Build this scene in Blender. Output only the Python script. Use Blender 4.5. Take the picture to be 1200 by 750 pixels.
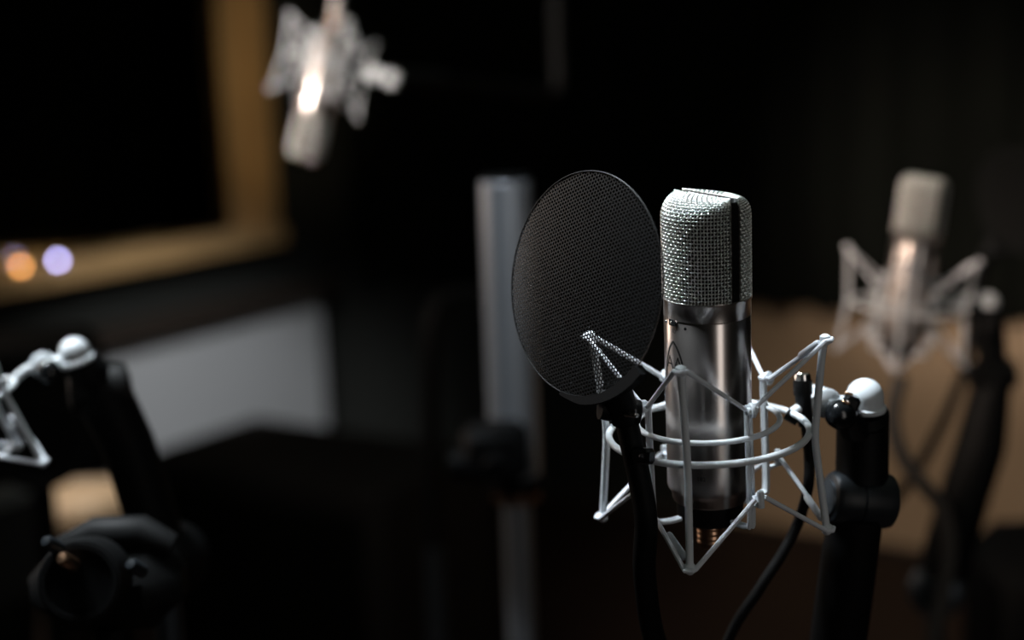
import bpy, math, random
from mathutils import Vector, Matrix

for o in list(bpy.data.objects):
    bpy.data.objects.remove(o, do_unlink=True)
scn = bpy.context.scene
COL = scn.collection
R = math.radians
random.seed(4)

# ------------------------------------------------------------------ camera
FPX = 50.0 / 36.0 * 1200.0
EYE = Vector((0, 0, 1.42))
PITCH, ROLL = R(10.5), R(2.0)
_f = Vector((0, math.cos(PITCH), -math.sin(PITCH)))
_r0 = Vector((1, 0, 0)); _u0 = Vector((0, math.sin(PITCH), math.cos(PITCH)))
_r = _r0 * math.cos(ROLL) - _u0 * math.sin(ROLL)
_u = _u0 * math.cos(ROLL) + _r0 * math.sin(ROLL)
# frame with x right, y along the view, z up
VIEW = Matrix(((_r.x, _f.x, _u.x, EYE.x), (_r.y, _f.y, _u.y, EYE.y), (_r.z, _f.z, _u.z, EYE.z), (0, 0, 0, 1)))
cam_d = bpy.data.cameras.new('camera'); cam = bpy.data.objects.new('camera', cam_d); COL.objects.link(cam)
cam.matrix_world = Matrix(((_r.x, _u.x, -_f.x, EYE.x), (_r.y, _u.y, -_f.y, EYE.y), (_r.z, _u.z, -_f.z, EYE.z), (0, 0, 0, 1)))
cam_d.lens = 50; cam_d.sensor_width = 36; cam_d.clip_start = .02
cam_d.dof.use_dof = True; cam_d.dof.focus_distance = .805; cam_d.dof.aperture_fstop = 2.4
scn.camera = cam

def at(px, py, d):
    """point of the place seen at photo pixel (px, py), d metres along the view axis"""
    return VIEW @ Vector(((px - 600) / FPX * d, d, (375 - py) / FPX * d))

# ------------------------------------------------------------------ light
vs = scn.view_settings
scn.display_settings.display_device = 'sRGB'
vs.view_transform = 'Standard'; vs.look = 'None'; vs.gamma = 1; vs.exposure = 0.0; vs.use_curve_mapping = False
w = bpy.data.worlds.new('world'); scn.world = w; w.use_nodes = True
w.node_tree.nodes['Background'].inputs[0].default_value = (.85, .9, .75, 1)
w.node_tree.nodes['Background'].inputs[1].default_value = .004

def aim(o, tgt):
    o.rotation_euler = (Vector(tgt) - o.location).to_track_quat('-Z', 'Y').to_euler()
def area(name, loc, tgt, sx, sy, power, col):
    d = bpy.data.lights.new(name, 'AREA'); d.shape = 'RECTANGLE'; d.size = sx; d.size_y = sy
    d.energy = power; d.color = col
    o = bpy.data.objects.new(name, d); COL.objects.link(o); o.location = loc; aim(o, tgt); return o
def spot(name, loc, tgt, power, col, ang, blend=.6, rad=.05):
    d = bpy.data.lights.new(name, 'SPOT'); d.energy = power; d.color = col
    d.spot_size = R(ang); d.spot_blend = blend; d.shadow_soft_size = rad
    o = bpy.data.objects.new(name, d); COL.objects.link(o); o.location = loc; aim(o, tgt); return o

MIC = at(829, 470, .837)
spot('ceiling_spot_over_microphone', (-.42, 1.0, 2.50), MIC, 225, (.86, .94, 1), 34, .6, .14)
area('softbox_behind_photographer', (.95, -1.0, 1.45), MIC, .45, 1.3, 3.2, (1, .93, .88))
area('warm_lamp_at_side', (-1.35, 1.95, 1.62), MIC, .30, .9, 6, (1, .80, .66))
spot('fill_spot_on_hanging_microphone', (-1.55, .75, 1.75), at(376, 80, 2.1), 560, (1, .88, .78), 13, .6, .25)  # added warm light, angled so the hanging microphone's metal shines towards the camera
spot('cool_fill_on_hanging_microphone', (-.15, .9, 2.45), at(385, 60, 2.1), 8, (.9, .95, 1), 15, .6, .12)  # added cool light from above on the hanging set, source unseen
spot('fill_spot_on_far_right', (.0, 1.0, 2.5), at(1120, 400, 2.6), 125, (1, .88, .76), 44, .9, .15)  # added fill that brightens the brown panel and the set before it
spot('fill_spot_on_right_microphone', (-.75, .70, 2.15), at(1108, 290, 1.55), 110, (1, .78, .64), 15, .6, .10)  # extra warm light put in to lift the right microphone's head
spot('fill_spot_on_column', (-.25, .95, 2.5), at(598, 340, 1.62), 72, (.86, .93, 1), 20, .7, .12)  # unseen helper light, added to bring up the grey column
spot('fill_spot_on_left_corner', (-.9, 2.2, 2.55), at(270, 465, 4.4), 270, (.95, .97, 1), 25, .9, .15)  # added light that brightens the grey lower wall, not a known fitting
spot('fill_spot_on_left_mount', (-.75, 1.15, 2.5), at(0, 440, 1.06), 200, (.88, .95, 1), 24, .6, .12)  # extra light added to whiten the left mount and its cap
spot('fill_spot_on_stool', (-.62, 1.9, 2.4), at(98, 575, 2.3), 70, (1, .90, .78), 12, .5, .05)  # narrow helper beam added to raise the cream seat
area('overhead_ambient_fill', (0, 1.5, 2.7), (0, 1.5, 0), 4, 4, 4.5, (.9, 1, .85))  # weak ambient fill added to lift the dark areas, stands for no fitting

# ------------------------------------------------------------------ materials
def mat(name, col, rough=.5, metal=0, noise=0, nscale=30, bump=0, aniso=0, emis=None, spec=.5):
    m = bpy.data.materials.new(name); m.use_nodes = True
    nt = m.node_tree; b = nt.nodes['Principled BSDF']
    b.inputs['Base Color'].default_value = (*col, 1); b.inputs['Roughness'].default_value = rough
    b.inputs['Metallic'].default_value = metal; b.inputs['Specular IOR Level'].default_value = spec
    if noise or bump:
        tc = nt.nodes.new('ShaderNodeTexCoord'); n = nt.nodes.new('ShaderNodeTexNoise')
        n.inputs['Scale'].default_value = nscale; n.inputs['Detail'].default_value = 5
        nt.links.new(tc.outputs['Object'], n.inputs['Vector'])
        if noise:
            mx = nt.nodes.new('ShaderNodeMix'); mx.data_type = 'RGBA'
            mx.inputs[6].default_value = (*[c * (1 - noise) for c in col], 1)
            mx.inputs[7].default_value = (*[min(1, c * (1 + noise)) for c in col], 1)
            nt.links.new(n.outputs['Fac'], mx.inputs[0]); nt.links.new(mx.outputs[2], b.inputs['Base Color'])
        if bump:
            bp = nt.nodes.new('ShaderNodeBump'); bp.inputs['Strength'].default_value = bump; bp.inputs['Distance'].default_value = .01
            nt.links.new(n.outputs['Fac'], bp.inputs['Height']); nt.links.new(bp.outputs['Normal'], b.inputs['Normal'])
    if aniso:
        b.inputs['Anisotropic'].default_value = aniso
        b.inputs['Anisotropic Rotation'].default_value = .25; t = nt.nodes.new('ShaderNodeTangent'); t.direction_type = 'RADIAL'; t.axis = 'Z'
        nt.links.new(t.outputs[0], b.inputs['Tangent'])
    if emis:
        b.inputs['Emission Color'].default_value = (*emis[0], 1); b.inputs['Emission Strength'].default_value = emis[1]
    return m
M = {}
M['white'] = mat('white_paint', (.70, .75, .79), .38, 0, .05, 60)
M['cord'] = mat('white_elastic', (.72, .76, .82), .6, 0, .06, 400)
M['nickel'] = mat('satin_nickel', (.60, .55, .52), .29, 1, .04, 20, 0, .6)
M['nickel_dark'] = mat('dark_nickel', (.22, .21, .20), .38, 1, .05, 30)
M['wire'] = mat('bright_wire', (.82, .84, .82), .29, 1, .05, 50)
M['core'] = mat('inner_screen_mesh', (.006, .005, .004), .6, .2, .3, 900)
M['band'] = mat('black_nickel_band', (.03, .03, .03), .3, .8, .1, 40)
M['black'] = mat('black_plastic', (.0020, .0023, .0026), .6, 0, .2, 40, spec=.14)
M['blackgloss'] = mat('black_gloss', (.006, .007, .008), .18, 0, .1, 40)
M['rubber'] = mat('black_rubber', (.003, .0034, .0036), .55, 0, .2, 80, spec=.25)
M['joint'] = mat('joint_plastic', (.012, .015, .018), .42, 0, .1, 60, spec=.3)
M['screen'] = mat('black_perforated_metal', (.006, .0062, .0064), .42, 0, .1, 90, spec=.35)
M['chrome'] = mat('chrome', (.8, .78, .76), .14, 1, .03, 40)
M['gold'] = mat('gold_plug', (.50, .30, .19), .3, 1, .05, 40)
M['ink'] = mat('black_print', (.012, .011, .010), .5, 0, .1, 40)
M['grey_metal'] = mat('grey_column_metal', (.48, .52, .57), .38, .75, .06, 12)
M['steel'] = mat('dull_steel', (.10, .12, .14), .35, .8, .1, 30)
M['cable'] = mat('black_cable', (.002, .002, .002), .7, 0, .2, 90, spec=.15)
M['grey_cable'] = mat('grey_cable', (.05, .045, .04), .6, 0, .2, 90)
M['wallblack'] = mat('black_wall', (.010, .011, .0085), .9, 0, .15, 6)
M['curtain'] = mat('black_curtain', (.0045, .005, .0036), .95, 0, .2, 25, .2, spec=.1)
M['wallgrey'] = mat('grey_wall_paint', (.52, .53, .54), .8, 0, .04, 5)
M['brown'] = mat('brown_panel', (.40, .27, .165), .75, 0, .12, 3)
M['ceil'] = mat('dark_ceiling', (.02, .02, .02), .9, 0, .1, 8)
M['tan_wood'] = mat('tan_wood', (.55, .34, .15), .55, 0, .2, 5)
M['dark_wood'] = mat('dark_wood', (.030, .020, .014), .6, 0, .3, 7)
M['bench'] = mat('dark_brown_upholstery', (.008, .006, .005), .8, 0, .25, 20, .2)
M['cream'] = mat('cream_leather', (.62, .47, .32), .45, 0, .1, 14)
M['led_blue'] = mat('blue_white_lamp', (.5, .5, .8), .4, emis=((.55, .52, 1.0), 20))
M['led_orange'] = mat('orange_lamp', (.8, .4, .1), .4, emis=((1.0, .42, .12), 9))
def floor_mat():
    m = mat('dark_floorboards', (.01, .006, .005), .6, spec=.2)
    nt = m.node_tree; b = nt.nodes['Principled BSDF']
    tc = nt.nodes.new('ShaderNodeTexCoord'); mp = nt.nodes.new('ShaderNodeMapping'); mp.inputs['Scale'].default_value = (1.2, 14, 1)
    n = nt.nodes.new('ShaderNodeTexNoise'); n.inputs['Scale'].default_value = 3; n.inputs['Detail'].default_value = 8
    cr = nt.nodes.new('ShaderNodeValToRGB'); cr.color_ramp.elements[0].color = (.010, .006, .0048, 1); cr.color_ramp.elements[1].color = (.026, .014, .010, 1)
    nt.links.new(tc.outputs['Object'], mp.inputs[0]); nt.links.new(mp.outputs[0], n.inputs['Vector'])
    nt.links.new(n.outputs['Fac'], cr.inputs[0]); nt.links.new(cr.outputs[0], b.inputs['Base Color'])
    return m
M['floor'] = floor_mat()
def glass_mat():
    m = bpy.data.materials.new('window_glass'); m.use_nodes = True; nt = m.node_tree
    nt.nodes.remove(nt.nodes['Principled BSDF']); out = nt.nodes['Material Output']
    t = nt.nodes.new('ShaderNodeBsdfTransparent'); t.inputs[0].default_value = (.85, .88, .86, 1)
    g = nt.nodes.new('ShaderNodeBsdfGlossy'); g.inputs['Roughness'].default_value = .02
    fr = nt.nodes.new('ShaderNodeFresnel'); fr.inputs[0].default_value = 1.45
    mx = nt.nodes.new('ShaderNodeMixShader')
    nt.links.new(fr.outputs[0], mx.inputs[0]); nt.links.new(t.outputs[0], mx.inputs[1]); nt.links.new(g.outputs[0], mx.inputs[2])
    nt.links.new(mx.outputs[0], out.inputs[0]); return m
M['glass'] = glass_mat()

# ------------------------------------------------------------------ mesh helpers
class MB:
    def __init__(s): s.v = []; s.f = []
    def add(s, v, f):
        o = len(s.v); s.v += [Vector(p) for p in v]; s.f += [[i + o for i in q] for q in f]
    def box(s, c, size, mtx=None, bev=0):
        c = Vector(c); h = [x / 2 for x in size]
        if bev:
            b = min(bev, min(h) * .9); vs_, idx = [], {}
            for sx in (-1, 1):
                for sy in (-1, 1):
                    for sz in (-1, 1):
                        for ax in range(3):
                            p = [sx * h[0], sy * h[1], sz * h[2]]
                            for k in range(3):
                                if k != ax: p[k] -= (sx, sy, sz)[k] * b
                            idx[(sx, sy, sz, ax)] = len(vs_); vs_.append(Vector(p))
            F = []
            for ax in range(3):
                a, b2 = [k for k in range(3) if k != ax]
                for sg in (-1, 1):
                    q = []
                    for (p1, p2) in ((-1, -1), (1, -1), (1, 1), (-1, 1)):
                        k = [0, 0, 0]; k[ax] = sg; k[a] = p1; k[b2] = p2; q.append(idx[(*k, ax)])
                    F.append(q)
                for p1 in (-1, 1):
                    for p2 in (-1, 1):
                        e = []
                        for sg in (-1, 1):
                            k = [0, 0, 0]; k[ax] = sg; k[a] = p1; k[b2] = p2; e.append((idx[(*k, a)], idx[(*k, b2)]))
                        F.append([e[0][0], e[0][1], e[1][1], e[1][0]])
            for sx in (-1, 1):
                for sy in (-1, 1):
                    for sz in (-1, 1): F.append([idx[(sx, sy, sz, k)] for k in range(3)])
        else:
            vs_ = [Vector((x * h[0], y * h[1], z * h[2])) for x in (-1, 1) for y in (-1, 1) for z in (-1, 1)]
            F = [[0, 1, 3, 2], [4, 6, 7, 5], [0, 4, 5, 1], [2, 3, 7, 6], [0, 2, 6, 4], [1, 5, 7, 3]]
        if mtx: vs_ = [mtx @ v for v in vs_]
        s.add([v + c for v in vs_], F)
    def tube(s, pts, r, n=10, closed=False, caps=True):
        pts = [Vector(p) for p in pts]; N = len(pts); rr = r if isinstance(r, (list, tuple)) else [r] * N
        T = []
        for i in range(N):
            a = pts[(i - 1) % N] if (closed or i > 0) else pts[i]
            b = pts[(i + 1) % N] if (closed or i < N - 1) else pts[i]
            t = (b - a); T.append(t.normalized() if t.length else Vector((0, 0, 1)))
        ref = Vector((0, 0, 1)) if abs(T[0].z) < .9 else Vector((1, 0, 0))
        nrm = (ref - T[0] * ref.dot(T[0])).normalized(); V = []
        for i in range(N):
            nrm = (nrm - T[i] * nrm.dot(T[i])).normalized(); bn = T[i].cross(nrm)
            for k in range(n):
                a = 2 * math.pi * k / n
                V.append(pts[i] + (nrm * math.cos(a) + bn * math.sin(a)) * rr[i])
        F = []
        for i in range(N if closed else N - 1):
            j = (i + 1) % N
            for k in range(n):
                F.append([i * n + k, i * n + (k + 1) % n, j * n + (k + 1) % n, j * n + k])
        if caps and not closed: F.append(list(range(n))[::-1]); F.append([(N - 1) * n + k for k in range(n)])
        s.add(V, F)
    def lathe(s, prof, n=40, mtx=None):
        V = []
        for (r, z) in prof:
            for k in range(n):
                a = 2 * math.pi * k / n; p = Vector((r * math.cos(a), r * math.sin(a), z)); V.append(mtx @ p if mtx else p)
        F = []
        for i in range(len(prof) - 1):
            for k in range(n): F.append([i * n + k, i * n + (k + 1) % n, (i + 1) * n + (k + 1) % n, (i + 1) * n + k])
        if prof[0][0] > 1e-6: F.append(list(range(n))[::-1])
        if prof[-1][0] > 1e-6: F.append([(len(prof) - 1) * n + k for k in range(n)])
        s.add(V, F)
    def ball(s, c, r, n=14, sq=(1, 1, 1)):
        m = max(6, n // 2); prof = [(r * math.sin(math.pi * i / m), -r * math.cos(math.pi * i / m)) for i in range(m + 1)]
        mt = Matrix.Translation(Vector(c)) @ Matrix.Diagonal((*sq, 1)); prof[0] = (1e-5, -r); prof[-1] = (1e-5, r)
        s.lathe(prof, n, mt)
    def build(s, name, m, parent=None, smooth=True, ang=40):
        me = bpy.data.meshes.new(name); me.from_pydata(s.v, [], s.f); me.validate()
        me.materials.append(M[m]); me.update()
        if smooth:
            me.polygons.foreach_set('use_smooth', [True] * len(me.polygons))
            try: me.set_sharp_from_angle(angle=R(ang))
            except Exception: pass
        o = bpy.data.objects.new(name, me); COL.objects.link(o)
        if parent: o.parent = parent
        return o
def frame_to(p, d):
    """matrix whose z axis runs along d, at p"""
    q = Vector(d).to_track_quat('Z', 'Y').to_matrix().to_4x4(); return Matrix.Translation(Vector(p)) @ q
def smooth_path(pts, per=8):
    pts = [Vector(p) for p in pts]; out = []
    for i in range(len(pts) - 1):
        p0 = pts[max(i - 1, 0)]; p1 = pts[i]; p2 = pts[i + 1]; p3 = pts[min(i + 2, len(pts) - 1)]
        for k in range(per):
            t = k / per
            out.append(.5 * ((2 * p1) + (p2 - p0) * t + (2 * p0 - 5 * p1 + 4 * p2 - p3) * t * t + (3 * p1 - p0 - 3 * p2 + p3) * t ** 3))
    out.append(pts[-1]); return out
def tag(o, label=None, cat=None, group=None, kind=None):
    if label: o['label'] = label
    if cat: o['category'] = cat
    if group: o['group'] = group
    if kind: o['kind'] = kind
    return o
def empty(name, mtx):
    o = bpy.data.objects.new(name, None); COL.objects.link(o); o.empty_display_size = .02
    o.matrix_world = mtx if isinstance(mtx, Matrix) else Matrix.Translation(Vector(mtx)); return o
CHILD = {}
def copy_tree(o, parent=None):
    c = o.copy(); COL.objects.link(c); c.parent = parent
    for ch in [x for x in list(COL.objects) if x.parent == o]: copy_tree(ch, c)
    return c

# ------------------------------------------------------------------ the room
DL = Vector((math.sin(R(33)), math.cos(R(33)), 0))       # the window wall runs away to the right
DR = Vector((-math.sin(R(57)), math.cos(R(57)), 0))      # the curtained wall runs away to the left
CORNER = Vector((-.61, 4.96, 0))
NL = Vector((DL.y, -DL.x, 0)); NR = Vector((-DR.y, DR.x, 0)) * -1   # pointing into the room
if NR.dot(-CORNER) < 0: NR = -NR
if NL.dot(-CORNER) < 0: NL = -NL
RZ_L = math.atan2(DL.y, DL.x); RZ_R = math.atan2(DR.y, DR.x)
def on_wall(px, py, d, n):
    """(distance from the corner, height) of a photo pixel on a wall"""
    p0 = EYE; q = at(px, py, 1) - p0; t = (CORNER - p0).dot(n) / q.dot(n); p = p0 + q * t
    return (CORNER - p).dot(d), p.z
def wall_box(mb, d, n, s0, s1, z0, z1, t0, t1):
    """box on a wall: s from the corner towards the viewer, t out from the wall into the room"""
    V = []
    for s_ in (s0, s1):
        for t_ in (t0, t1):
            for z_ in (z0, z1): p = CORNER - d * s_ + n * t_; V.append((p.x, p.y, z_))
    mb.add(V, [[0, 1, 3, 2], [4, 6, 7, 5], [0, 4, 5, 1], [2, 3, 7, 6], [0, 2, 6, 4], [1, 5, 7, 3]])
HC = 2.75
mb = MB(); mb.box((0, 1.2, -.05), (14, 14, .1)); tag(mb.build('floor', 'floor', smooth=False), kind='structure')
mb = MB(); mb.box((0, 1.2, HC + .05), (14, 14, .1)); tag(mb.build('ceiling', 'ceil', smooth=False), kind='structure')
# window opening on the left wall
ws0, wz0 = on_wall(322, 283, DL, NL); ws1 = 2.75; wz1 = 2.25
FW = .115
mb = MB()
gz = on_wall(250, 375, DL, NL)[1]
wall_box(mb, DL, NL, -.15, ws0, gz, HC, -.15, 0); wall_box(mb, DL, NL, ws1, 7, gz, HC, -.15, 0)
wall_box(mb, DL, NL, ws0, ws1, wz1, HC, -.15, 0); wall_box(mb, DL, NL, ws0, ws1, gz, wz0, -.15, 0)
tag(mb.build('wall_left', 'wallblack', smooth=False), kind='structure')
mb = MB(); wall_box(mb, DL, NL, .10, 7, 0, gz, -.15, 0); tag(mb.build('wall_left_lower', 'wallgrey', smooth=False), kind='structure')
mb = MB(); wall_box(mb, DR, NR, -.15, 8, 0, HC, -.15, 0); tag(mb.build('wall_right', 'wallblack', smooth=False), kind='structure')
# walls behind the photographer close the room
mb = MB(); mb.box((0, -3.4, HC / 2), (12, .15, HC)); tag(mb.build('wall_back', 'wallblack', smooth=False), kind='structure')
# dark ledge under the window
mb = MB(); wall_box(mb, DL, NL, .03, 6.5, gz + .005, gz + .055, 0, .035); tag(mb.build('trim_1', 'dark_wood', smooth=False), kind='structure')
# window: frame of tan wood, sill and pane
win = empty('window_1', CORNER - DL * ws0 + Vector((0, 0, wz0))); tag(win, kind='structure')
def wpart(name, m, s0, s1, z0, z1, t0, t1):
    b = MB(); wall_box(b, DL, NL, s0, s1, z0, z1, t0, t1); o = b.build(name, m, None, False)
    o.parent = win; o.matrix_parent_inverse = win.matrix_world.inverted(); return o
bpy.context.view_layer.update()
wpart('jamb', 'tan_wood', ws0 - .005, ws0 + FW * .55, wz0 + .05, wz1 - .06, -.15, .02)
wpart('jamb', 'tan_wood', ws0 + FW * .55, ws0 + FW, wz0 + .05, wz1 - .06, -.15, -.02)
wpart('jamb', 'tan_wood', ws1 - FW, ws1, wz0 + .05, wz1 - .06, -.15, .02)
wpart('head_rail', 'tan_wood', ws0, ws1, wz1 - .06, wz1, -.15, .02)
wpart('sill', 'tan_wood', ws0 - .005, ws1, wz0, wz0 + .05, -.15, .05)
wpart('pane', 'glass', ws0 + FW, ws1 - FW, wz0 + .05, wz1 - .06, -.085, -.079)
# control room beyond the window
def ctrl(name, m, s0, s1, z0, z1, t0, t1, parent=None):
    b = MB(); wall_box(b, DL, NL, s0, s1, z0, z1, t0, t1); return b.build(name, m, parent, False)
tag(ctrl('wall_control_room', 'dark_wood', -2.5, 7, 0, HC, -3.2, -3.1), kind='structure')

# brown lower panel of the right wall, with the black curtain above it
bz = on_wall(1000, 361, DR, NR)[1]
wain = empty('wainscot', CORNER); tag(wain, kind='structure')
sA = on_wall(884, 400, DR, NR)[0]
def rpart(name, m, s0, s1, z0, z1, t0, t1):
    b = MB(); wall_box(b, DR, NR, s0, s1, z0, z1, t0, t1); o = b.build(name, m, None, False)
    o.parent = wain; o.location = -CORNER; return o
rpart('panel', 'brown', sA - .12, sA + 3.6, .02, bz - .02, .0, .022)
rpart('cap_rail', 'brown', sA - .12, sA + 3.6, bz - .02, bz, 0, .032)
mb = MB(); wall_box(mb, DR, NR, .0, 6.5, 0, .018, 0, .03); tag(mb.build('baseboard_right', 'dark_wood', smooth=False), kind='structure')
def curtain(name, d, n, s0, s1, z0, z1, off, label):
    mb = MB(); N = int((s1 - s0) / .025); V = []; F = []
    for i in range(N + 1):
        s_ = s0 + (s1 - s0) * i / N; t_ = off + .028 * math.sin(s_ * 42) + .01 * math.sin(s_ * 17 + 1)
        for j, (z_, k) in enumerate(((z0, 1.15), (z0 + .5, 1), (z1, .75))):
            p = CORNER - d * s_ + n * (off + (t_ - off) * k); V.append((p.x, p.y, z_))
    for i in range(N):
        for j in range(2): F.append([i * 3 + j, (i + 1) * 3 + j, (i + 1) * 3 + j + 1, i * 3 + j + 1])
    # the same cloth again a little behind, so it has thickness
    K = len(V); V2 = [(Vector(v) - n * .004) for v in V]; F2 = [[q + K for q in f[::-1]] for f in F]
    mb.add(V + V2, F + F2); o = mb.build(name, 'curtain', None, True, 80); tag(o, label, 'curtain'); return o
curtain('curtain', DR, NR, .12, sA + 3.4, bz + .004, HC - .02, .085, 'black pleated curtain hanging on the wall above the brown panel')

# ------------------------------------------------------------------ shock mount (local frame: z up through the microphone)
def pose(px, py, d, ax, ay, az, spin=0, flip=False):
    t = Matrix.Translation(Vector(((px - 600) / FPX * d, d, (375 - py) / FPX * d)))
    m = Matrix.Rotation(spin, 4, 'Y') @ Matrix.Rotation(ax, 4, 'X') @ Matrix.Rotation(ay, 4, 'Y')
    if flip: m = m @ Matrix.Rotation(math.pi, 4, 'X')
    return VIEW @ t @ m @ Matrix.Rotation(az, 4, 'Z')
MAIN = pose(829.7, 497.4, .8369, .2398, -.0705, -.3166)
INV = MAIN.inverted()
def loc(px, py, d): return INV @ at(px, py, d)
def pol(r, a, z): return Vector((r * math.cos(a), r * math.sin(a), z))
A0 = [-math.pi / 2 + i * math.pi / 2 for i in range(4)]
ROT, ZOT, ROB, ZOB, RO, ZO = .0686, .0526, .0676, -.0617, .0585, -.0042
RI, ZI, RIT, ZIT, RIB, ZIB = .0417, .0027, .0435, .0195, .0499, -.0302

def make_mount():
    root = empty('shock_mount', MAIN)
    N = 72
    mb = MB(); mb.tube([pol(RO, 2 * math.pi * i / N, ZO) for i in range(N)], .0021, 10, True); mb.build('outer_ring', 'white', root)
    mb = MB(); mb.tube([pol(RI, 2 * math.pi * i / N, ZI) for i in range(N)], .0017, 10, True); mb.build('inner_ring', 'white', root)
    for a in A0:
        mb = MB()
        p = [pol(ROT, a, ZOT + .001), pol(ROT - .002, a, ZOT - .010), pol(RO + .0045, a, ZO + .012), pol(RO + .0036, a, ZO), pol(RO + .0042, a, ZO - .012), pol(ROB - .001, a, ZOB + .008), pol(ROB, a, ZOB - .001)]
        mb.tube(smooth_path(p, 5), .0022, 10)
        o = mb.build('outer_rod', 'white', root)
        mb = MB(); mb.tube([pol(ROT, a, ZOT - .0028), pol(ROT, a, ZOT - .002), pol(ROT, a, ZOT + .0022), pol(ROT, a, ZOT + .0032)], [.0022, .0031, .0030, .0016], 12)
        mb.build('end_cap', 'white', o)
        mb = MB(); mb.tube([pol(ROB, a, ZOB + .0028), pol(ROB, a, ZOB + .002), pol(ROB, a, ZOB - .002), pol(ROB, a, ZOB - .0034)], [.0022, .0031, .0030, .0016], 12)
        mb.build('end_cap', 'white', o)
    for i in range(4):
        a = A0[i] + math.pi / 4; tg = Vector((-math.sin(a), math.cos(a), 0)); rd = Vector((math.cos(a), math.sin(a), 0))
        # hairpin of two wires that runs down past the ring and hooks in under the body
        mb = MB(); hw = .0013
        for sg in (-1, 1):
            p = [pol(RI - .0012, a, ZIT), pol(RI - .0012, a, .012), pol(RI - .0012, a, -.045), pol(RI - .004, a, -.0515), pol(RI - .012, a, -.0535), pol(.0225, a, -.0535)]
            mb.tube([q + tg * hw * sg for q in smooth_path(p, 4)], .0014, 8)
        o = mb.build('inner_rod', 'white', root)
        # rolled hook at the top, peg at the bottom
        mb = MB()
        c = pol(RIT + .0005, a, ZIT)
        mb.tube([c + rd * (.0028 * math.cos(t)) + Vector((0, 0, .0030 * math.sin(t))) for t in [math.pi * (1.0 - k / 8 * 1.5) for k in range(9)]], .0017, 8)
        mb.tube([c - tg * .0034, c + tg * .0034], .0022, 10)
        mb.build('hook', 'white', o)
        mb = MB(); mb.tube([pol(RI - .001, a, ZIB - .007), pol(RIB, a, ZIB - .0052)], .0014, 8)
        mb.tube([pol(RIB, a, ZIB - .0062), pol(RIB, a, ZIB + .0022), pol(RIB, a, ZIB + .0036), pol(RIB, a, ZIB + .0042)], [.0021, .0021, .0018, .0008], 12)
        mb.build('peg', 'white', o)
    def cord(ro, zo, ri, zi, dz):
        P = []
        for i in range(4):
            a = A0[i]; b = a + math.pi / 4
            for (r_, an, z_, out) in ((ro, a, zo, 1), (ri, b, zi, -1)):
                k = .0034; tg = Vector((-math.sin(an), math.cos(an), 0))
                c = pol(r_ + out * .0036, an, z_)
                P += [c - tg * k - pol(out * .003, an, 0), c - tg * k * .6, c + tg * k * .6, c + tg * k - pol(out * .003, an, 0)]
        mb = MB(); mb.tube(P, .00145, 8, True); return mb.build('elastic_cord', 'cord', root)
    ct = cord(ROT, ZOT, RIT, ZIT + .001, 0); cb = cord(ROB, ZOB, RIB, ZIB - .001, 0)
    for (c, p, q) in ((ct, pol(ROT, A0[1], ZOT), pol(RIT, A0[1] + math.pi / 4, ZIT)), (cb, pol(ROB, A0[1], ZOB), pol(RIB, A0[1] + math.pi / 4, ZIB)), (cb, pol(ROB, A0[0], ZOB), pol(RIB, A0[0] - math.pi / 4, ZIB))):
        mb = MB(); t = Vector((-math.sin(A0[1]), math.cos(A0[1]), 0)) * .003
        P = [p.lerp(q, k) + t * (1 - k) for k in (.10, .13, .40, .43)]; mb.tube(P, [.0016, .0023, .0023, .0016], 10); mb.build('cord_sleeve', 'cord', c)
    # swivel: arm from the ring, two knuckle discs, domed cap
    cap = loc(1013, 470, .872); kn = loc(967, 472, .868)
    ring_p = pol(RO, math.atan2(kn.y, kn.x), ZO)
    mb = MB(); mb.tube(smooth_path([ring_p, ring_p.lerp(kn, .5) + Vector((0, 0, .003)), kn], 4), .0032, 12); mb.tube([kn, cap + Vector((0, 0, -.004))], .0058, 16)
    mb.build('swivel_arm', 'white', root)
    dv = (loc(990, 477, .845) - kn).normalized()
    mb = MB()
    for k, rr in ((-.011, .0098), (.0005, .0092)):
        mb.lathe([(rr - .0012, k - .0045), (rr, k - .0035), (rr, k + .0030), (rr - .0015, k + .0042)], 28, frame_to(kn, dv))
    mb.build('knuckle', 'white', root)
    up = Vector((.10, -.05, 1)).normalized()
    mb = MB(); r0 = .0113
    pr = [(.0132, -.0052), (.0136, -.004), (.0133, -.0026), (.0118, -.0018)] + [(r0 * math.cos(t), .003 + r0 * math.sin(t)) for t in [math.pi / 2 * k / 9 for k in range(9)]] + [(1e-5, .003 + r0)]
    mb.lathe(pr, 36, frame_to(cap, up)); mb.build('ball_cap', 'white', root)
    kp = kn + dv * .013
    mb = MB(); mb.lathe([(.004, -.006), (.0088, -.004), (.0094, .001), (.0084, .005), (.005, .0075), (1e-5, .008)], 20, frame_to(kp + Vector((.003, 0, -.006)), dv)); mb.build('thumb_knob', 'blackgloss', root)
    return root, cap
mount, CAP = make_mount()
tag(mount, 'white wire shock mount in sharp focus cradling the silver microphone beside the pop filter', 'shock mount', 'white spider shock mounts')

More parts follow.
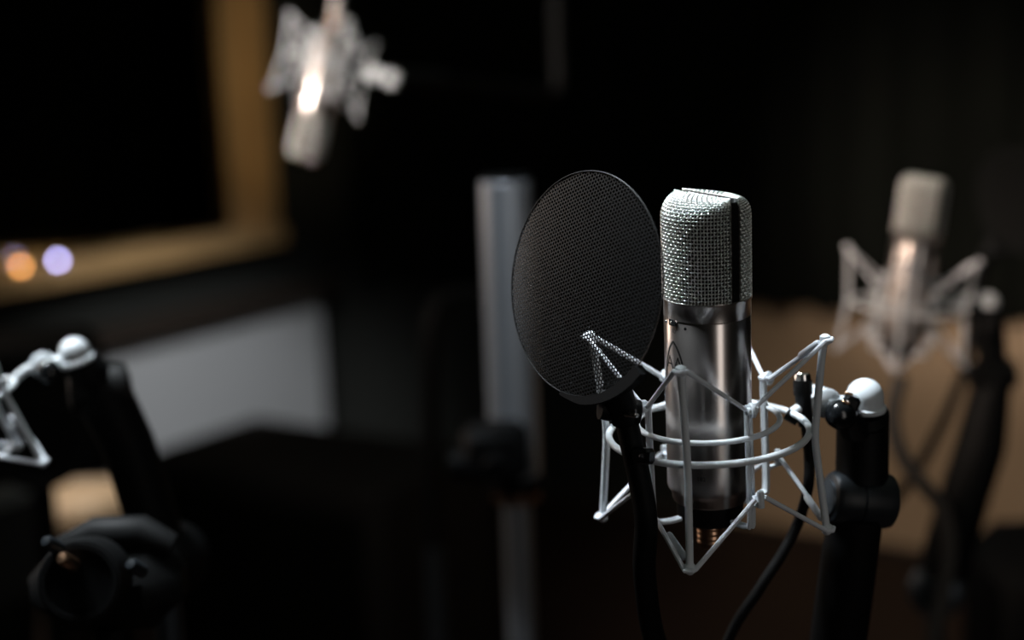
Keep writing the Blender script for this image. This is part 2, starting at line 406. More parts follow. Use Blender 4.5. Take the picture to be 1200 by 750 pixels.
# ------------------------------------------------------------------ microphone
FRONT = R(230)
def on_body(x, z, r=.0252):
    """(x round the barrel from the front, z) -> point"""
    a = FRONT + x / r; return Vector((r * math.cos(a), r * math.sin(a), z))
def print_text(txt, size, x0, z0, parent, name, m='ink', r=.02512):
    cu = bpy.data.curves.new(name, 'FONT'); cu.body = txt; cu.size = size; cu.align_x = 'CENTER'; cu.extrude = .0
    tmp = bpy.data.objects.new(name, cu); COL.objects.link(tmp); dg = bpy.context.evaluated_depsgraph_get()
    me = bpy.data.meshes.new_from_object(tmp.evaluated_get(dg)); bpy.data.objects.remove(tmp, do_unlink=True)
    mb = MB(); mb.add([on_body(x0 + v.co.x, z0 + v.co.y, r) for v in me.vertices], [list(p.vertices) for p in me.polygons])
    return mb.build(name, m, parent, False)

def make_mic():
    root = empty('microphone', MAIN @ Matrix.Translation((0, 0, -.02)) @ Matrix.Rotation(.024, 4, 'Y') @ Matrix.Translation((0, 0, .02)))
    RB = .025
    mb = MB()
    mb.lathe([(.0215, -.0455), (.0222, -.044), (.0226, -.040), (.0244, -.0375), (.0249, -.0362), (RB, -.034), (RB, .0662), (RB - .0004, .0670)], 72)
    body = mb.build('body', 'nickel', root)
    mb = MB(); mb.lathe([(RB - .0006, .0670), (RB + .0001, .0676), (RB + .0002, .0764), (RB + .0008, .0772), (RB + .0008, .0784), (RB - .001, .0790)], 72)
    mb.build('collar', 'nickel', root)
    mb = MB(); mb.lathe([(.0150, -.0600), (.0182, -.0585), (.0196, -.0560), (.0200, -.0475), (.0205, -.0455)], 48); mb.build('rubber_boot', 'rubber', root)
    mb = MB(); mb.lathe([(.0068, -.0765), (.0076, -.0750)] + [(.0076 + (.0006 if k % 2 else 0), -.0745 + k * .0016) for k in range(9)] + [(.0076, -.0600)], 28); mb.build('plug_thread', 'gold', root)
    # switch, screws
    def stud(x, z, r, h, m, name):
        p = on_body(x, z, RB); n = Vector((p.x, p.y, 0)).normalized()
        mb = MB(); mb.lathe([(r, -.0005), (r, h * .6), (r * .7, h), (1e-5, h)], 14, frame_to(p, n)); return mb.build(name, m, root)
    n = on_body(0, 0, 1); ang = math.atan2(n.y, n.x)
    for (x, s) in ((-.0005, .0062),):
        p = on_body(x, .0662, RB - .0002); a = math.atan2(p.y, p.x)
        mb = MB(); mb.box(p, (.0011, s, .0036), Matrix.Rotation(a, 3, 'Z')); sw = mb.build('switch', 'blackgloss', root, False)
        for xx in (-.0012, .0034):
            q = on_body(x + xx, .0664 + (.001 if xx > 0 else -.0006), RB); mb = MB(); mb.ball(q, .00085, 10); mb.build('toggle', 'chrome', sw)
    stud(-.0072, .0654, .0008, .0008, 'chrome', 'screw'); stud(.0092, .0640, .0009, .0002, 'band', 'screw')
    q = loc(883.6, 372.5, .835); aq = math.atan2(q.y, q.x); stud((aq - FRONT) * .0252, .0695, .0009, .0014, 'nickel', 'screw')
    print_text('10', .0040, .0002, .0602, root, 'switch_lettering')
    lg = print_text('AA', .0110, 0.0, .0388, root, 'emblem')
    # pointed arch round the two letters
    def arch(k0, wdt):
        L = []
        for i in range(25):
            t = i / 24; x = .0088 * math.sin(t * math.pi / 2) ** .9; z = .0556 - .0235 * (t ** 1.35); L.append((x * k0, z))
        V = []; F = []
        for sg in (-1, 1):
            o = len(V)
            for (x, z) in L: V += [on_body(sg * x, z, .02513), on_body(sg * max(0, x - wdt), z - wdt * .9, .02513)]
            for i in range(24): F.append([o + 2 * i, o + 2 * i + 1, o + 2 * i + 3, o + 2 * i + 2])
        mb = MB(); mb.add(V, F); mb.build('arch_line', 'ink', lg, False)
    arch(1.0, .0011)
    q = loc(822, 552, .82); aq = math.atan2(q.y, q.x); aq = aq if aq > 0 else aq + 2 * math.pi
    print_text('182', .0036, (aq - FRONT) * .0252, -.0262, root, 'serial_lettering')
    # ---- head: inner screen, dividing band, two woven grilles
    HB, HT, RH, CH = .0782, .1362, .0246, .0135
    ROTF = Matrix.Rotation(FRONT - math.pi / 2, 4, 'Z')         # local y -> front
    WB = .0030                                                  # half width of the band
    # band: an arch of flat metal across the head
    P = [(RH + .0006, HB), (RH + .0006, HT - .0042), (RH - .0004, HT - .0014), (RH - .0032, HT + .0004)]
    P = P + [(-x, z) for x, z in P[::-1]]
    V = []; F = []
    for i, (x, z) in enumerate(P):
        xi = x * (1 - .0022 / abs(x)); zi = z - (.002 if z > HT - .002 else 0)
        V += [ROTF @ Vector((x, -WB, z)), ROTF @ Vector((x, WB, z)), ROTF @ Vector((xi, WB, zi)), ROTF @ Vector((xi, -WB, zi))]
    for i in range(len(P) - 1):
        for k in range(4): F.append([i * 4 + k, i * 4 + (k + 1) % 4, i * 4 + 4 + (k + 1) % 4, i * 4 + 4 + k])
    mb = MB(); mb.add(V, F); bd = mb.build('band', 'band', root, False)
    for sg in (-1, 1):                                          # bright edges of the band
        mb = MB(); mb.tube([ROTF @ Vector((x * 1.012, sg * WB, z + .0002)) for x, z in P], .00034, 6); mb.build('band_edge', 'nickel', bd)
    # surface of one half: straight wall, then a rounded roof that climbs to the band
    roof = []; NE = 3.0
    for i in range(201):
        th = math.pi / 2 * i / 200; roof.append((max(0, math.cos(th)) ** (2 / NE), math.sin(th) ** (2 / NE)))
    acc = [0]
    for i in range(1, 201): acc.append(acc[-1] + math.hypot((roof[i][0] - roof[i - 1][0]) * RH, (roof[i][1] - roof[i - 1][1]) * CH))
    LR = next(a for a, q in zip(acc, roof) if q[0] * RH <= WB + .0004)
    LW = HT - CH - HB; LEN = LW + LR
    PH = math.pi / 2 - math.asin(WB / RH)
    def surf(phi, s_, off):
        sp, cp = math.sin(phi), math.cos(phi)
        if s_ <= LW: r = RH + off; return Vector((r * sp, max(WB, r * cp), HB + s_))
        a = s_ - LW; i = 1
        while i < 200 and acc[i] < a: i += 1
        k = (a - acc[i - 1]) / max(1e-9, acc[i] - acc[i - 1]); u = roof[i - 1][0] + (roof[i][0] - roof[i - 1][0]) * k; v = roof[i - 1][1] + (roof[i][1] - roof[i - 1][1]) * k
        kk = min(1, v * 1.05) ** 3
        p = Vector((RH * sp, RH * cp * u, HT - CH + CH * v)) + (Vector((sp, cp, 0)) * (1 - kk) + Vector((0, 0, 1)) * kk) * off
        p.y = max(WB, p.y); return p
    V = []; F = []; na, nb = 28, 24
    for half in (0, math.pi):
        mt = ROTF @ Matrix.Rotation(half, 4, 'Z'); o = len(V)
        for i in range(na + 1):
            for j in range(nb + 1): V.append(mt @ surf(-PH + 2 * PH * i / na, LEN * j / nb, -.0018))
        for i in range(na):
            for j in range(nb): q = o + i * (nb + 1) + j; F.append([q, q + nb + 1, q + nb + 2, q + 1])
    mb = MB(); mb.add(V, F); mb.build('inner_screen', 'core', root)
    nv, nh, amp, wr = 38, 36, .00085, .00050
    for half, nm in ((0, 'front_grille'), (math.pi, 'rear_grille')):
        mt = ROTF @ Matrix.Rotation(half, 4, 'Z')
        mb = MB()
        for i in range(nv + 1):
            ph = -PH + 2 * PH * i / nv; n_ = nh * 4
            mb.tube([mt @ surf(ph, LEN * j / n_, amp * math.cos(math.pi * (j / 4 + i))) for j in range(n_ + 1)], wr, 6, caps=False)
        for j in range(nh + 1):
            s_ = LEN * j / nh; n_ = nv * 4
            mb.tube([mt @ surf(-PH + 2 * PH * i / n_, s_, -amp * math.cos(math.pi * (i / 4 + j))) for i in range(n_ + 1)], wr, 6, caps=False)
        mb.build(nm, 'wire', root, True, 90)
    return root
mic = make_mic()
tag(mic, 'silver side-address condenser microphone in sharp focus beside the black pop filter', 'microphone', 'silver studio microphones')

# ------------------------------------------------------------------ pop filter
def make_pop():
    c = VIEW @ Vector((.0400, .800, (375 - 333) / FPX * .80))
    a = R(219); n = VIEW.to_3x3() @ Vector((math.cos(a), math.sin(a), .02)).normalized()
    upv = VIEW.to_3x3() @ Vector((.025, 0, 1)); xa = upv.cross(n).normalized(); ya = n.cross(xa)
    root = empty('pop_filter', Matrix(((xa.x, ya.x, n.x, c.x), (xa.y, ya.y, n.y, c.y), (xa.z, ya.z, n.z, c.z), (0, 0, 0, 1))))
    inv = root.matrix_world.inverted(); RD = .064
    P = .00235; rh = P * .40; t = .0003; V = []; F = []; cells = 0
    dy = P * math.sqrt(3) / 2; ny = int(RD / dy) + 2; nx = int(RD / P) + 2
    ha = [math.pi / 6 + R(15) + k * math.pi / 3 for k in range(6)]
    def dome(x, y): return .004 * (1 - (x * x + y * y) / (RD * RD))
    for j in range(-ny, ny + 1):
        for i in range(-nx, nx + 1):
            x = (i + (j % 2) * .5) * P; y = j * dy
            x, y = x * .966 - y * .259, x * .259 + y * .966
            if math.hypot(x, y) > RD - P * .5: continue
            o = len(V); z = dome(x, y)
            for k in range(6):
                cx, sx = math.cos(ha[k]), math.sin(ha[k]); ro = P / math.sqrt(3)
                xo, yo = x + ro * cx, y + ro * sx; xi, yi = x + rh * cx, y + rh * sx
                V += [(xo, yo, dome(xo, yo)), (xi, yi, dome(xi, yi)), (xi, yi, dome(xi, yi) - t), (xo, yo, dome(xo, yo) - t)]
            for k in range(6):
                k2 = (k + 1) % 6; A = o + 4 * k; B = o + 4 * k2
                F += [[A, B, B + 1, A + 1], [A + 1, B + 1, B + 2, A + 2], [A + 2, B + 2, B + 3, A + 3]]
    mb = MB(); mb.add(V, F); scr = mb.build('perforated_screen', 'screen', root, False)
    # thin turned edge all round
    mb = MB(); mb.tube([pol(RD - .0004, 2 * math.pi * k / 96, 0) for k in range(96)], .0005, 6, True); mb.build('edge', 'screen', root)
    # curved holder that grips the lower edge
    aL, aR = R(256), R(316)
    V = []; F = []; n_ = 24
    for k in range(n_ + 1):
        an = aL + (aR - aL) * k / n_; e = min(1, k / 6) ; dep = .0008 + .0048 * e * (.4 + .6 * k / n_)
        for (r_, z_) in ((RD - .0012, .0022), (RD + dep, .0022), (RD + dep, -.0035), (RD - .0012, -.0035)): V.append(pol(r_, an, z_))
    for k in range(n_):
        for q in range(4): F.append([4 * k + q, 4 * k + (q + 1) % 4, 4 * k + 4 + (q + 1) % 4, 4 * k + 4 + q])
    F += [[3, 2, 1, 0], [4 * n_ + q for q in range(4)]]
    mb = MB(); mb.add(V, F); h = mb.build('holder', 'black', root, True, 30)
    # clamp block and gooseneck
    def L(px, py, d): return inv @ at(px, py, d)
    b = L(731, 488, .80); cl = L(742, 505, .80)
    mb = MB(); mb.tube(smooth_path([L(722, 452, .785), L(727, 470, .79), b], 5), .0085, 14)
    mb.tube([L(703, 478, .795), L(748, 484, .80)], [.0065, .0075], 16)
    mb.build('clamp', 'black', root)
    mb = MB(); wz = L(740, 486.5, .778); zd = (L(752, 484, .79) - wz).normalized()
    mb.box(wz, (.010, .0022, .0034), None, .0008); mb.box(wz + Vector((.002, .002, .001)), (.005, .003, .002), None, .0006); mb.build('wing_nut', 'chrome', root, False)
    mb = MB(); mb.tube(smooth_path([L(733, 488, .802), L(740, 520, .80), L(749, 560, .80), L(757, 610, .80), L(756, 680, .82), L(775, 770, .86), L(840, 880, .93), L(905, 940, .97)], 8), .0068, 12); mb.build('gooseneck', 'black', root)
    mb = MB(); q = L(754, 534, .79); mb.box(q, (.014, .009, .008), None, .002); mb.ball(L(752, 535, .783), .0016, 8); mb.build('clip', 'blackgloss', root)
    return root
pop = make_pop()
tag(pop, 'black round perforated metal pop filter in sharp focus in front of the silver microphone', 'pop filter', 'pop filters')

# ------------------------------------------------------------------ stands
def floor_base(root, inv, p, rad=.14):
    """weighted round base under a pole that ends at p"""
    g = Vector((p.x, p.y, 0))
    mb = MB(); mb.lathe([(rad, .0), (rad, .012), (rad - .006, .018), (.03, .024), (.022, .06), (.016, .07), (.014, .09)], 40, inv @ Matrix.Translation(g)); mb.build('base', 'black', root)
    mb = MB(); mb.tube([inv @ (g + Vector((0, 0, .08))), inv @ Vector((p.x, p.y, p.z))], .011, 14); mb.build('pole', 'steel', root)

def make_main_stand():
    ground = at(975, 860, .95); root = empty('microphone_stand', (ground.x, ground.y, 0)); bpy.context.view_layer.update()
    inv = root.matrix_world.inverted(); L = lambda px, py, d: inv @ at(px, py, d)
    D = .885
    top = L(1013, 482, D - .010); j = L(1009, 585, D)
    mb = MB(); mb.tube([top, L(1013, 485, D - .009), L(1011, 500, D), L(1010, 566, D)], [.0115, .0150, .0160, .0162], 28); mb.build('clamp_tube', 'black', root)
    mb = MB(); mb.box(L(996, 476, D - .028), (.0085, .012, .014), Matrix.Rotation(.35, 3, 'Y'), .002); mb.tube([L(996, 482, D - .026), L(1003, 502, D - .012)], [.005, .010], 12)
    lev = mb.build('clamp_lever', 'blackgloss', root)
    for (px, py) in ((995, 461), (991, 471)):
        mb = MB(); mb.box(L(px, py, D - .034), (.0050, .003, .0014), Matrix.Rotation(.35, 3, 'Y'), .0005); mb.build('pin', 'gold', lev, False)
    a = (L(1046, 588, D + .004) - L(968, 583, D - .004)).normalized()
    mb = MB(); mb.lathe([(.012, -.0215), (.0150, -.0205), (.0165, -.018), (.0165, -.004), (.0176, -.003), (.0180, .012), (.0168, .018), (.012, .021), (1e-5, .022)], 40, frame_to(j, a)); mb.build('tilt_joint', 'joint', root)
    mb = MB(); mb.lathe([(.0112, -.0225), (.0112, -.0212)], 30, frame_to(j, a)); mb.build('joint_cap', 'steel', root)
    k = [L(1004, 600, D), L(996, 650, D + .01), L(983, 745, D + .03), L(972, 860, .95)]
    mb = MB(); mb.tube(k, [.0165, .0175, .0180, .0180], 28); mb.build('boom', 'black', root)
    mb = MB(); mb.ball(L(972, 860, .95), .026, 18); mb.build('clutch', 'black', root)
    floor_base(root, inv, at(972, 860, .95))
    return root
stand = make_main_stand()
tag(stand, 'black microphone stand with a round tilt joint below the sharp white dome cap', 'mic stand', 'black microphone stands')

# cable with a metal-tipped plug held on the ring of the sharp mount
root = empty('microphone_cable', at(941, 500, .885)); bpy.context.view_layer.update(); inv = root.matrix_world.inverted(); L = lambda px, py, d: inv @ at(px, py, d)
mb = MB(); mb.tube(smooth_path([L(944, 492, .866), L(948, 530, .866), L(947, 570, .866), L(936, 610, .89), L(916, 650, .89), L(890, 690, .89), L(850, 760, .90), L(820, 900, .93)], 8), .0034, 12); mb.build('cord', 'cable', root)
mb = MB(); mb.tube([L(940.5, 446, .860), L(941, 462, .860), L(941, 463, .860), L(944, 498, .866)], [.0058, .0058, .0050, .0046], 18); mb.build('plug_sleeve', 'rubber', root)
mb = MB(); mb.tube([L(940, 437, .860), L(940, 439, .860), L(940.5, 446, .860)], [.0040, .0050, .0052], 18); mb.build('plug_tip', 'chrome', root)
mb = MB(); mb.tube([L(922, 484, .862), L(936, 492, .860)], .0042, 12); mb.build('tie', 'rubber', root)
tag(root, 'black cable with a metal-tipped plug tied to the ring of the sharp white mount', 'cable')

mb = MB(); mb.tube(smooth_path([at(985, 690, .97), at(1001, 715, .97), at(1006, 740, .97), at(1000, 790, .98), at(960, 900, 1.0)], 8), .0022, 10)
tag(mb.build('thin_cable', 'grey_cable'), 'thin grey cable curling against the stand below the round tilt joint', 'cable')

# ------------------------------------------------------------------ the three blurred sets
def place(src, mtx, label):
    o = copy_tree(src); o.matrix_world = mtx; o['label'] = label; return o
MICL = MAIN.inverted() @ mic.matrix_world
POPL = MAIN.inverted() @ pop.matrix_world
# right, behind the sharp microphone
PB = pose(1062, 354, 1.55, .21, -.0705, -.30, R(8))
place(mount, PB, 'white wire shock mount out of focus in front of the brown wall panel')
place(mic, PB @ MICL, 'silver microphone out of focus, standing upright before the brown wall panel')
place(pop, PB @ Matrix.Translation((.03, .17, .01)) @ Matrix.Rotation(R(165), 4, 'Z') @ POPL, 'black pop filter lost in shadow beside the blurred upright microphone')
# left, hanging head down beside the window frame
PA = pose(379, 81, 2.1, -.10, .05, -.45, R(10), True)
place(mount, PA, 'white wire shock mount hung upside down beside the tan window frame')
place(mic, PA @ MICL, 'silver microphone hanging head down beside the tan window frame')
# left edge of the place, cut by the picture's border
PC = pose(-76, 477, 1.06, .24, -.07, -.30, R(-15))
place(mount, PC, 'white wire shock mount beside the black stand in front of the grey wall')
place(mic, PC @ MICL, 'silver microphone leaning in the mount in front of the grey wall')
bpy.context.view_layer.update()

def simple_stand(cap_w, pts, rads, label, clutch='black'):
    """clamp tube under a mount's dome cap, tilt joint, boom, pole and base"""
    end = pts[-1]; root = empty('microphone_stand', (end.x, end.y, 0)); bpy.context.view_layer.update()
    inv = root.matrix_world.inverted(); Q = [inv @ p for p in pts]; c = inv @ cap_w
    d = (Q[0] - c).normalized()
    mb = MB(); mb.tube([c + d * .004, c + d * .008, c + d * .03, Q[0]], [.0115, .0150, .0165, .0165], 22); mb.build('clamp_tube', 'black', root)
    ax = Vector((1, .25, 0)).normalized()
    mb = MB(); mb.lathe([(.012, -.024), (.0175, -.022), (.0185, -.004), (.0200, .010), (.0180, .020), (.010, .023), (1e-5, .024)], 26, frame_to(Q[0], ax)); mb.build('tilt_joint', 'rubber', root)
    mb = MB(); mb.tube(Q, rads, 22); mb.build('boom', 'black', root)
    mb = MB(); mb.lathe([(.018, -.026), (.030, -.022), (.030, .018), (.022, .024), (.012, .026), (.012, .034), (.017, .036), (.017, .046), (1e-5, .047)], 26, frame_to(Q[-1], Vector((-.35, -.9, .15)))); mb.build('clutch', clutch, root)
    floor_base(root, inv, end, .07)
    tag(root, label, 'mic stand', 'black microphone stands'); return root
capB = PB @ CAP; capC = PC @ CAP; capA = PA @ CAP
simple_stand(capB, [at(1164, 440, 1.58), at(1150, 520, 1.58), at(1125, 600, 1.58), at(1098, 690, 1.60)], [.020, .027, .027, .027], 'black microphone stand leaning across the brown wall panel', 'steel')
simple_stand(capC, [at(118, 455, 1.12), at(150, 520, 1.13), at(172, 590, 1.14), at(192, 660, 1.15)], [.022, .021, .021, .021], 'black microphone stand with a slanting boom in front of the grey wall')

# plug and cable leaving the upside-down microphone
PM = PA @ MICL
root = empty('hanging_microphone_cable', PM)
mb = MB(); mb.lathe([(.0085, -.140), (.0100, -.137), (.0100, -.085), (.0095, -.083), (.0095, -.0772)], 24); mb.build('plug', 'nickel', root)
mb = MB(); mb.lathe([(.0045, -.168), (.0060, -.150), (.0075, -.1402)], 18); mb.build('strain_relief', 'rubber', root)
ci = PM.inverted()
up = [Vector((0, 0, -.165)), Vector((0, 0, -.20)), ci @ (PM @ Vector((.0, 0, -.24)) + Vector((.03, .02, .05))), ci @ (PM @ Vector((0, 0, -.25)) + Vector((.12, .10, .25))), ci @ (PM @ Vector((0, 0, -.25)) + Vector((.18, .14, 1.0)))]
mb = MB(); mb.tube(smooth_path(up, 8), .0035, 10); mb.build('cord', 'cable', root)
tag(root, 'silver plug and black cable rising from the upside-down microphone', 'cable')

# the hanging set is carried by a boom from the ceiling
top = at(640, -420, 2.4); root = empty('ceiling_boom', (top.x, top.y, HC)); bpy.context.view_layer.update(); inv = root.matrix_world.inverted()
q = inv @ capA; e = inv @ at(640, 110, 2.4)
mb = MB(); mb.lathe([(.07, -.001), (.07, -.012), (.03, -.022), (.014, -.03)], 30); mb.build('ceiling_plate', 'black', root)
mb = MB(); mb.tube([(0, 0, -.02), (0, 0, e.z), e], .013, 14); mb.build('drop_tube', 'black', root)
mb = MB(); mb.tube([e, q.lerp(e, .25)], .013, 14); mb.build('arm', 'black', root)
mb = MB(); mb.tube([q.lerp(e, .28), q], [.017, .013], 16); mb.build('clamp_tube', 'rubber', root)
tag(root, 'black boom reaching down from the ceiling to the upside-down mount', 'boom arm')

# ------------------------------------------------------------------ grey column behind the pop filter
g = at(600, 700, 1.66); root = empty('metal_column', (g.x, g.y, 0)); bpy.context.view_layer.update(); inv = root.matrix_world.inverted()
ct = inv @ at(601, 205, 1.62); cb = inv @ at(604, 556, 1.62)
ct = Vector((0, 0, ct.z)); off = inv @ at(601, 205, 1.62); 
ax0 = Vector((cb.x, cb.y, 0))
def col_seg(z0, z1, r, name, m, n=40):
    mb = MB(); mb.lathe([(r - .002, z0), (r, z0 + .002), (r, z1 - .002), (r - .002, z1)], n, Matrix.Translation(ax0)); return mb.build(name, m, root)
col_seg(cb.z, off.z, .0285, 'upper_tube', 'grey_metal'); col_seg(off.z, off.z + .004, .028, 'top_cap', 'black')
col_seg(cb.z - .016, cb.z, .033, 'collar_ring', 'black'); col_seg(cb.z - .03, cb.z - .016, .026, 'brass_ring', 'gold')
col_seg(.03, cb.z - .03, .0165, 'lower_tube', 'grey_metal'); 
mb = MB(); mb.lathe([(.15, 0), (.15, .014), (.05, .024), (.024, .05), (.018, .06)], 36, Matrix.Translation(ax0)); mb.build('base', 'black', root)
mb = MB(); p = inv @ at(580, 528, 1.57); mb.box(p, (.075, .06, .062), None, .012); mb.tube([p + Vector((-.05, -.01, -.012)), p + Vector((.0, -.01, -.01))], [.016, .02], 14); mb.tube([p, p + Vector((.0, -.05, -.01))], .014, 12); mb.build('clamp', 'black', root)
tag(root, 'tall grey metal column with a black clamp behind the pop filter', 'column')
# faint dark hoop stand left of the column
g = at(520, 700, 2.3); root = empty('equipment_stand', (g.x, g.y, 0)); bpy.context.view_layer.update(); inv = root.matrix_world.inverted()
mb = MB(); mb.tube(smooth_path([inv @ at(508, 640, 2.3), inv @ at(504, 420, 2.3), inv @ at(512, 360, 2.3), inv @ at(545, 345, 2.32), inv @ at(590, 346, 2.34)], 6), .014, 12); mb.build('bent_tube', 'black', root)
p = inv @ at(508, 640, 2.3); mb = MB(); mb.tube([p, (p.x, p.y, .02)], .014, 12); mb.build('pole', 'steel', root)
mb = MB(); mb.lathe([(.16, 0), (.16, .012), (.03, .022), (.016, .05)], 30, Matrix.Translation((p.x, p.y, 0))); mb.build('base', 'black', root)
tag(root, 'dark bent tube stand in the shadow beside the grey metal column', 'stand')

# ------------------------------------------------------------------ cables and case on the right
mb = MB(); mb.tube(smooth_path([at(1056, 440, 1.55), at(1046, 490, 1.55), at(1058, 535, 1.54), at(1082, 568, 1.53), at(1106, 600, 1.53), at(1112, 660, 1.53), at(1085, 790, 1.53)], 8), .0085, 12)
tag(mb.build('hanging_cable', 'grey_cable'), 'dark grey cable drooping from the blurred upright microphone to its stand', 'cable')
g = at(1196, 740, 2.0); root = empty('padded_case', (g.x, g.y, 0)); bpy.context.view_layer.update(); inv = root.matrix_world.inverted()
tz = at(1180, 617, 2.0).z
mb = MB(); mb.box((.03, 0, tz * .5), (.17, .24, tz - .02), None, .04); mb.build('shell', 'black', root, True, 50)
mb = MB(); mb.tube(smooth_path([(-.03, -.13, tz - .10), (-.02, -.145, tz - .04), (.03, -.15, tz - .03), (.08, -.145, tz - .04), (.09, -.13, tz - .10)], 5), .010, 10); mb.build('carry_handle', 'rubber', root)
for x in (-.03, .09):
    mb = MB(); mb.box((x, -.122, tz - .17), (.022, .012, .03), None, .003); mb.build('latch', 'steel', root)
tag(root, 'tall black padded case standing behind the stand on the brown panel side', 'case')

# ------------------------------------------------------------------ left side: low bench, box, stool, equipment head
bz0 = on_wall(245, 510, DL, NL); s_c = on_wall(300, 488, DL, NL)[0]
root = empty('bench', CORNER - DL * (s_c + 1.2) + NL * .3); bpy.context.view_layer.update(); inv = root.matrix_world.inverted()
def bpart(name, m, s0, s1, z0, z1, t0, t1):
    b = MB(); wall_box(b, DL, NL, s0, s1, z0, z1, t0, t1); b.v = [inv @ v for v in b.v]; return b.build(name, m, root, False)
zb = bz0[1]
bpart('seat_cushion', 'bench', s_c, s_c + 2.6, zb - .10, zb, .01, .62); bpart('plinth', 'dark_wood', s_c + .03, s_c + 2.57, 0, zb - .10, .03, .58)
tag(root, 'low dark upholstered bench along the grey wall below the window', 'bench')
c0 = at(300, 489, 3.75); zt = c0.z
root = empty('equipment_box', (c0.x, c0.y, 0)); bpy.context.view_layer.update()
mr = Matrix.Rotation(RZ_R, 3, 'Z')
mb = MB(); mb.box(Vector((0, 0, zt / 2)) - DR * .36 - NR * -.20, (.74, .42, zt), mr, .012); mb.build('cabinet', 'bench', root)
mb = MB(); mb.box(Vector((0, 0, zt / 2)) - DR * .36 + NR * .412, (.62, .012, zt - .12), mr, .004); mb.build('front_cloth', 'curtain', root)
tag(root, 'dark low box standing in the corner at the end of the bench', 'box')

# black loudspeaker on a pole, behind the slanting stand
g = at(40, 470, 2.0); zlo = at(40, 552, 2.0).z; zhi = at(40, 392, 2.0).z; root = empty('loudspeaker', (g.x, g.y, 0)); hw = .095
mr = Matrix.Rotation(R(20), 3, 'Z')
mb = MB(); mb.box((0, 0, (zlo + zhi) / 2), (2 * hw, .17, zhi - zlo), mr, .012); mb.build('cabinet', 'black', root, True, 30)
fn = mr @ Vector((0, -1, 0))
for (h, r_) in ((.30, .060), (.78, .025)):
    p = Vector((0, 0, zlo + (zhi - zlo) * h)) + fn * .085
    mb = MB(); mb.lathe([(r_ * 1.12, -.004), (r_ * 1.12, .002), (r_, .003), (r_ * .85, -.002), (r_ * .3, -.012 if h < .5 else .0), (1e-5, -.006)], 30, frame_to(p, fn)); mb.build('cone', 'rubber', root)
mb = MB(); mb.tube([(0, 0, .02), (0, 0, zlo)], .017, 14); mb.build('pole', 'black', root)
mb = MB(); mb.lathe([(.15, 0), (.15, .014), (.03, .024), (.018, .05)], 30); mb.build('base', 'black', root)
tag(root, 'black loudspeaker on a pole between the slanting stand and the grey wall', 'loudspeaker')

def lm(px, py, d): return at(px, py, d)
g = lm(98, 580, 2.3); root = empty('stool', (g.x, g.y, 0)); bpy.context.view_layer.update(); zs = g.z
mb = MB(); mb.lathe([(1e-5, zs - .055), (.060, zs - .055), (.074, zs - .045), (.080, zs - .02), (.072, zs + .002), (.06, zs + .010), (1e-5, zs + .012)], 40); mb.build('seat', 'cream', root)
for k in range(4):
    a = R(45 + 90 * k); mb = MB(); mb.tube([(.06 * math.cos(a), .06 * math.sin(a), zs - .05), (.17 * math.cos(a), .17 * math.sin(a), 0.0)], [.014, .011], 10); mb.build('leg', 'dark_wood', root)
mb = MB(); mb.tube([pol(.115, 2 * math.pi * k / 36, .42 * zs) for k in range(36)], .008, 8, True); mb.build('foot_ring', 'steel', root)
tag(root, 'small round stool with a cream seat catching warm light behind the slanting stand', 'stool')

# black clamp head on a short stand at the lower left
g = at(110, 690, 1.02); root = empty('camera_on_pole', (g.x, g.y, 0)); bpy.context.view_layer.update(); inv = root.matrix_world.inverted(); L = lambda px, py, d: inv @ at(px, py, d)
c = L(112, 686, .95); fd = (inv.to_3x3() @ (VIEW.to_3x3() @ Vector((.05, -1, .1)))).normalized()
mb = MB()
prof = []
mb.box(c + Vector((0, .03, -.01)), (.105, .06, .062), None, .022); mb.tube([c + Vector((-.03, .03, .015)), c + Vector((-.005, .03, .024)), c + Vector((.025, .03, .024)), c + Vector((.045, .03, .014))], [.010, .014, .014, .010], 14)
mb.build('body', 'black', root)
p = L(93, 682, .915)
mb = MB(); mb.lathe([(.028, -.03), (.028, -.004), (.0265, .0), (.021, .001), (.019, -.006), (1e-5, -.008)], 36, frame_to(p, fd)); mb.build('lens_barrel', 'black', root)
mb = MB(); mb.lathe([(.0245, .0005), (.0245, .0022), (.0215, .0022), (.0215, .0005)], 36, frame_to(p, fd)); mb.build('lens_ring', 'black', root)
for (px, py, r_, m_) in ((75, 656, .005, 'gold'), (57, 636, .0045, 'joint'), (156, 663, .0045, 'joint')):
    mb = MB(); mb.lathe([(r_, -.012), (r_, .001), (r_ * .7, .004), (1e-5, .0045)], 18, frame_to(L(px, py, .905), Vector((-.25, -.75, .6)))); mb.build('knob', m_, root)
q = c + Vector((0, .03, -.04))
mb = MB(); mb.tube([q, (q.x, q.y, .03)], .014, 14); mb.build('pole', 'black', root)
mb = MB(); mb.lathe([(.055, 0), (.055, .02), (.03, .03), (.015, .05)], 30, Matrix.Translation((q.x, q.y, 0))); mb.build('base', 'black', root)
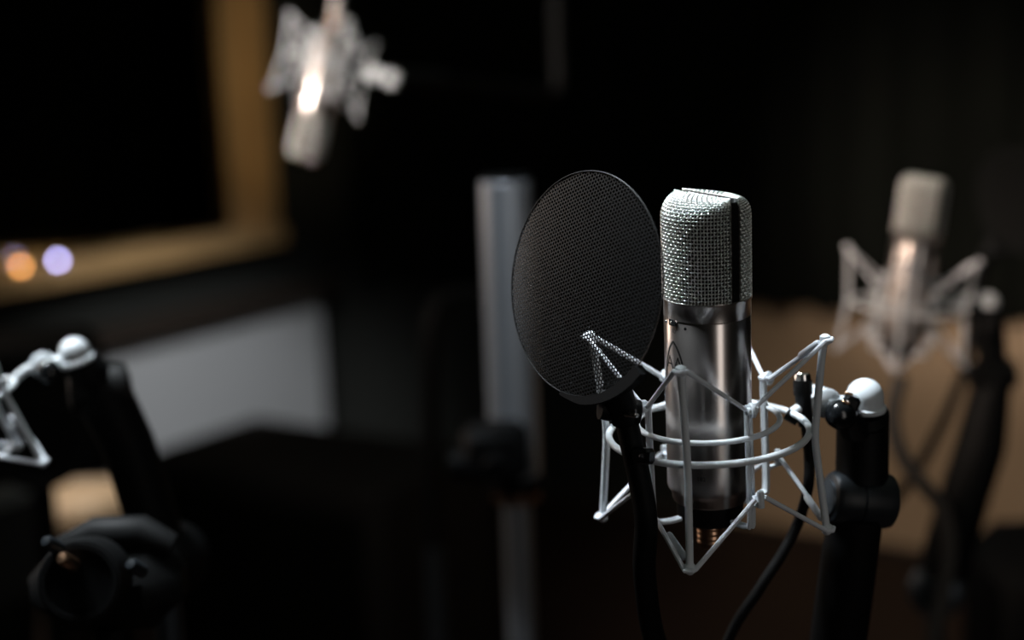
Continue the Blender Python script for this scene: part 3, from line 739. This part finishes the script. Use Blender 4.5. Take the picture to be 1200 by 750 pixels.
tag(root, 'black camera-like device with a round lens on a pole below the slanting stand', 'camera')

# ------------------------------------------------------------------ control room desk and lamps beyond the glass
def ray_depth(px, py, t):
    """point on the plane t metres behind the window wall"""
    n = NL; q = at(px, py, 1) - EYE; k = ((CORNER + n * t) - EYE).dot(n) / q.dot(n); return EYE + q * k
dz = wz0 + .055; s_end = .80
root = empty('control_desk', CORNER - DL * (s_end + .8) - NL * .6); bpy.context.view_layer.update(); inv = root.matrix_world.inverted()
bpart('desk_top', 'tan_wood', s_end, s_end + 1.9, dz - .04, dz, -.55, -.16)
bpart('end_panel', 'dark_wood', s_end + .03, s_end + .07, 0, dz - .04, -.50, -.20); bpart('end_panel', 'dark_wood', s_end + 1.8, s_end + 1.84, 0, dz - .04, -.50, -.20)
bpart('back_panel', 'dark_wood', s_end + .07, s_end + 1.8, .1, dz - .04, -.5, -.47)
tag(root, 'tan wooden desk in the dark control room behind the window glass', 'desk')
def sill_lamp(px, py, r, m, label):
    p = ray_depth(px, py, .01); z0 = wz0 + .05; root = empty('indicator_lamp', (p.x, p.y, z0)); h = max(.012, p.z - z0)
    mb = MB(); mb.ball((0, 0, h), r, 18); mb.build('bulb', m, root)
    mb = MB(); mb.lathe([(.016, 0), (.016, .003), (.005, .005), (.005, h - r * .8)], 20); mb.build('base', 'black', root); tag(root, label, 'lamp')
sill_lamp(68, 306, .008, 'led_blue', 'tiny blue-white glowing lamp on the window sill')
sill_lamp(25, 319, .010, 'led_orange', 'tiny orange glowing lamp on the window sill')
spot('fill_spot_on_sill', CORNER - DL * 1.35 - NL * .45 + Vector((0, 0, 2.4)), CORNER - DL * 1.32 - NL * .12 + Vector((0, 0, dz)), 60, (1, .82, .60), 26, .9, .06)  # added light for the left of the sill and the desk, source unseen
spot('fill_spot_on_window_frame', CORNER - DL * (ws0 + 1.0) + NL * 1.2 + Vector((0, 0, 1.9)), CORNER - DL * ws0 + Vector((0, 0, 1.35)), 20, (1, .82, .55), 30, .8, .06)  # invented source on the room side that brings up the tan jamb
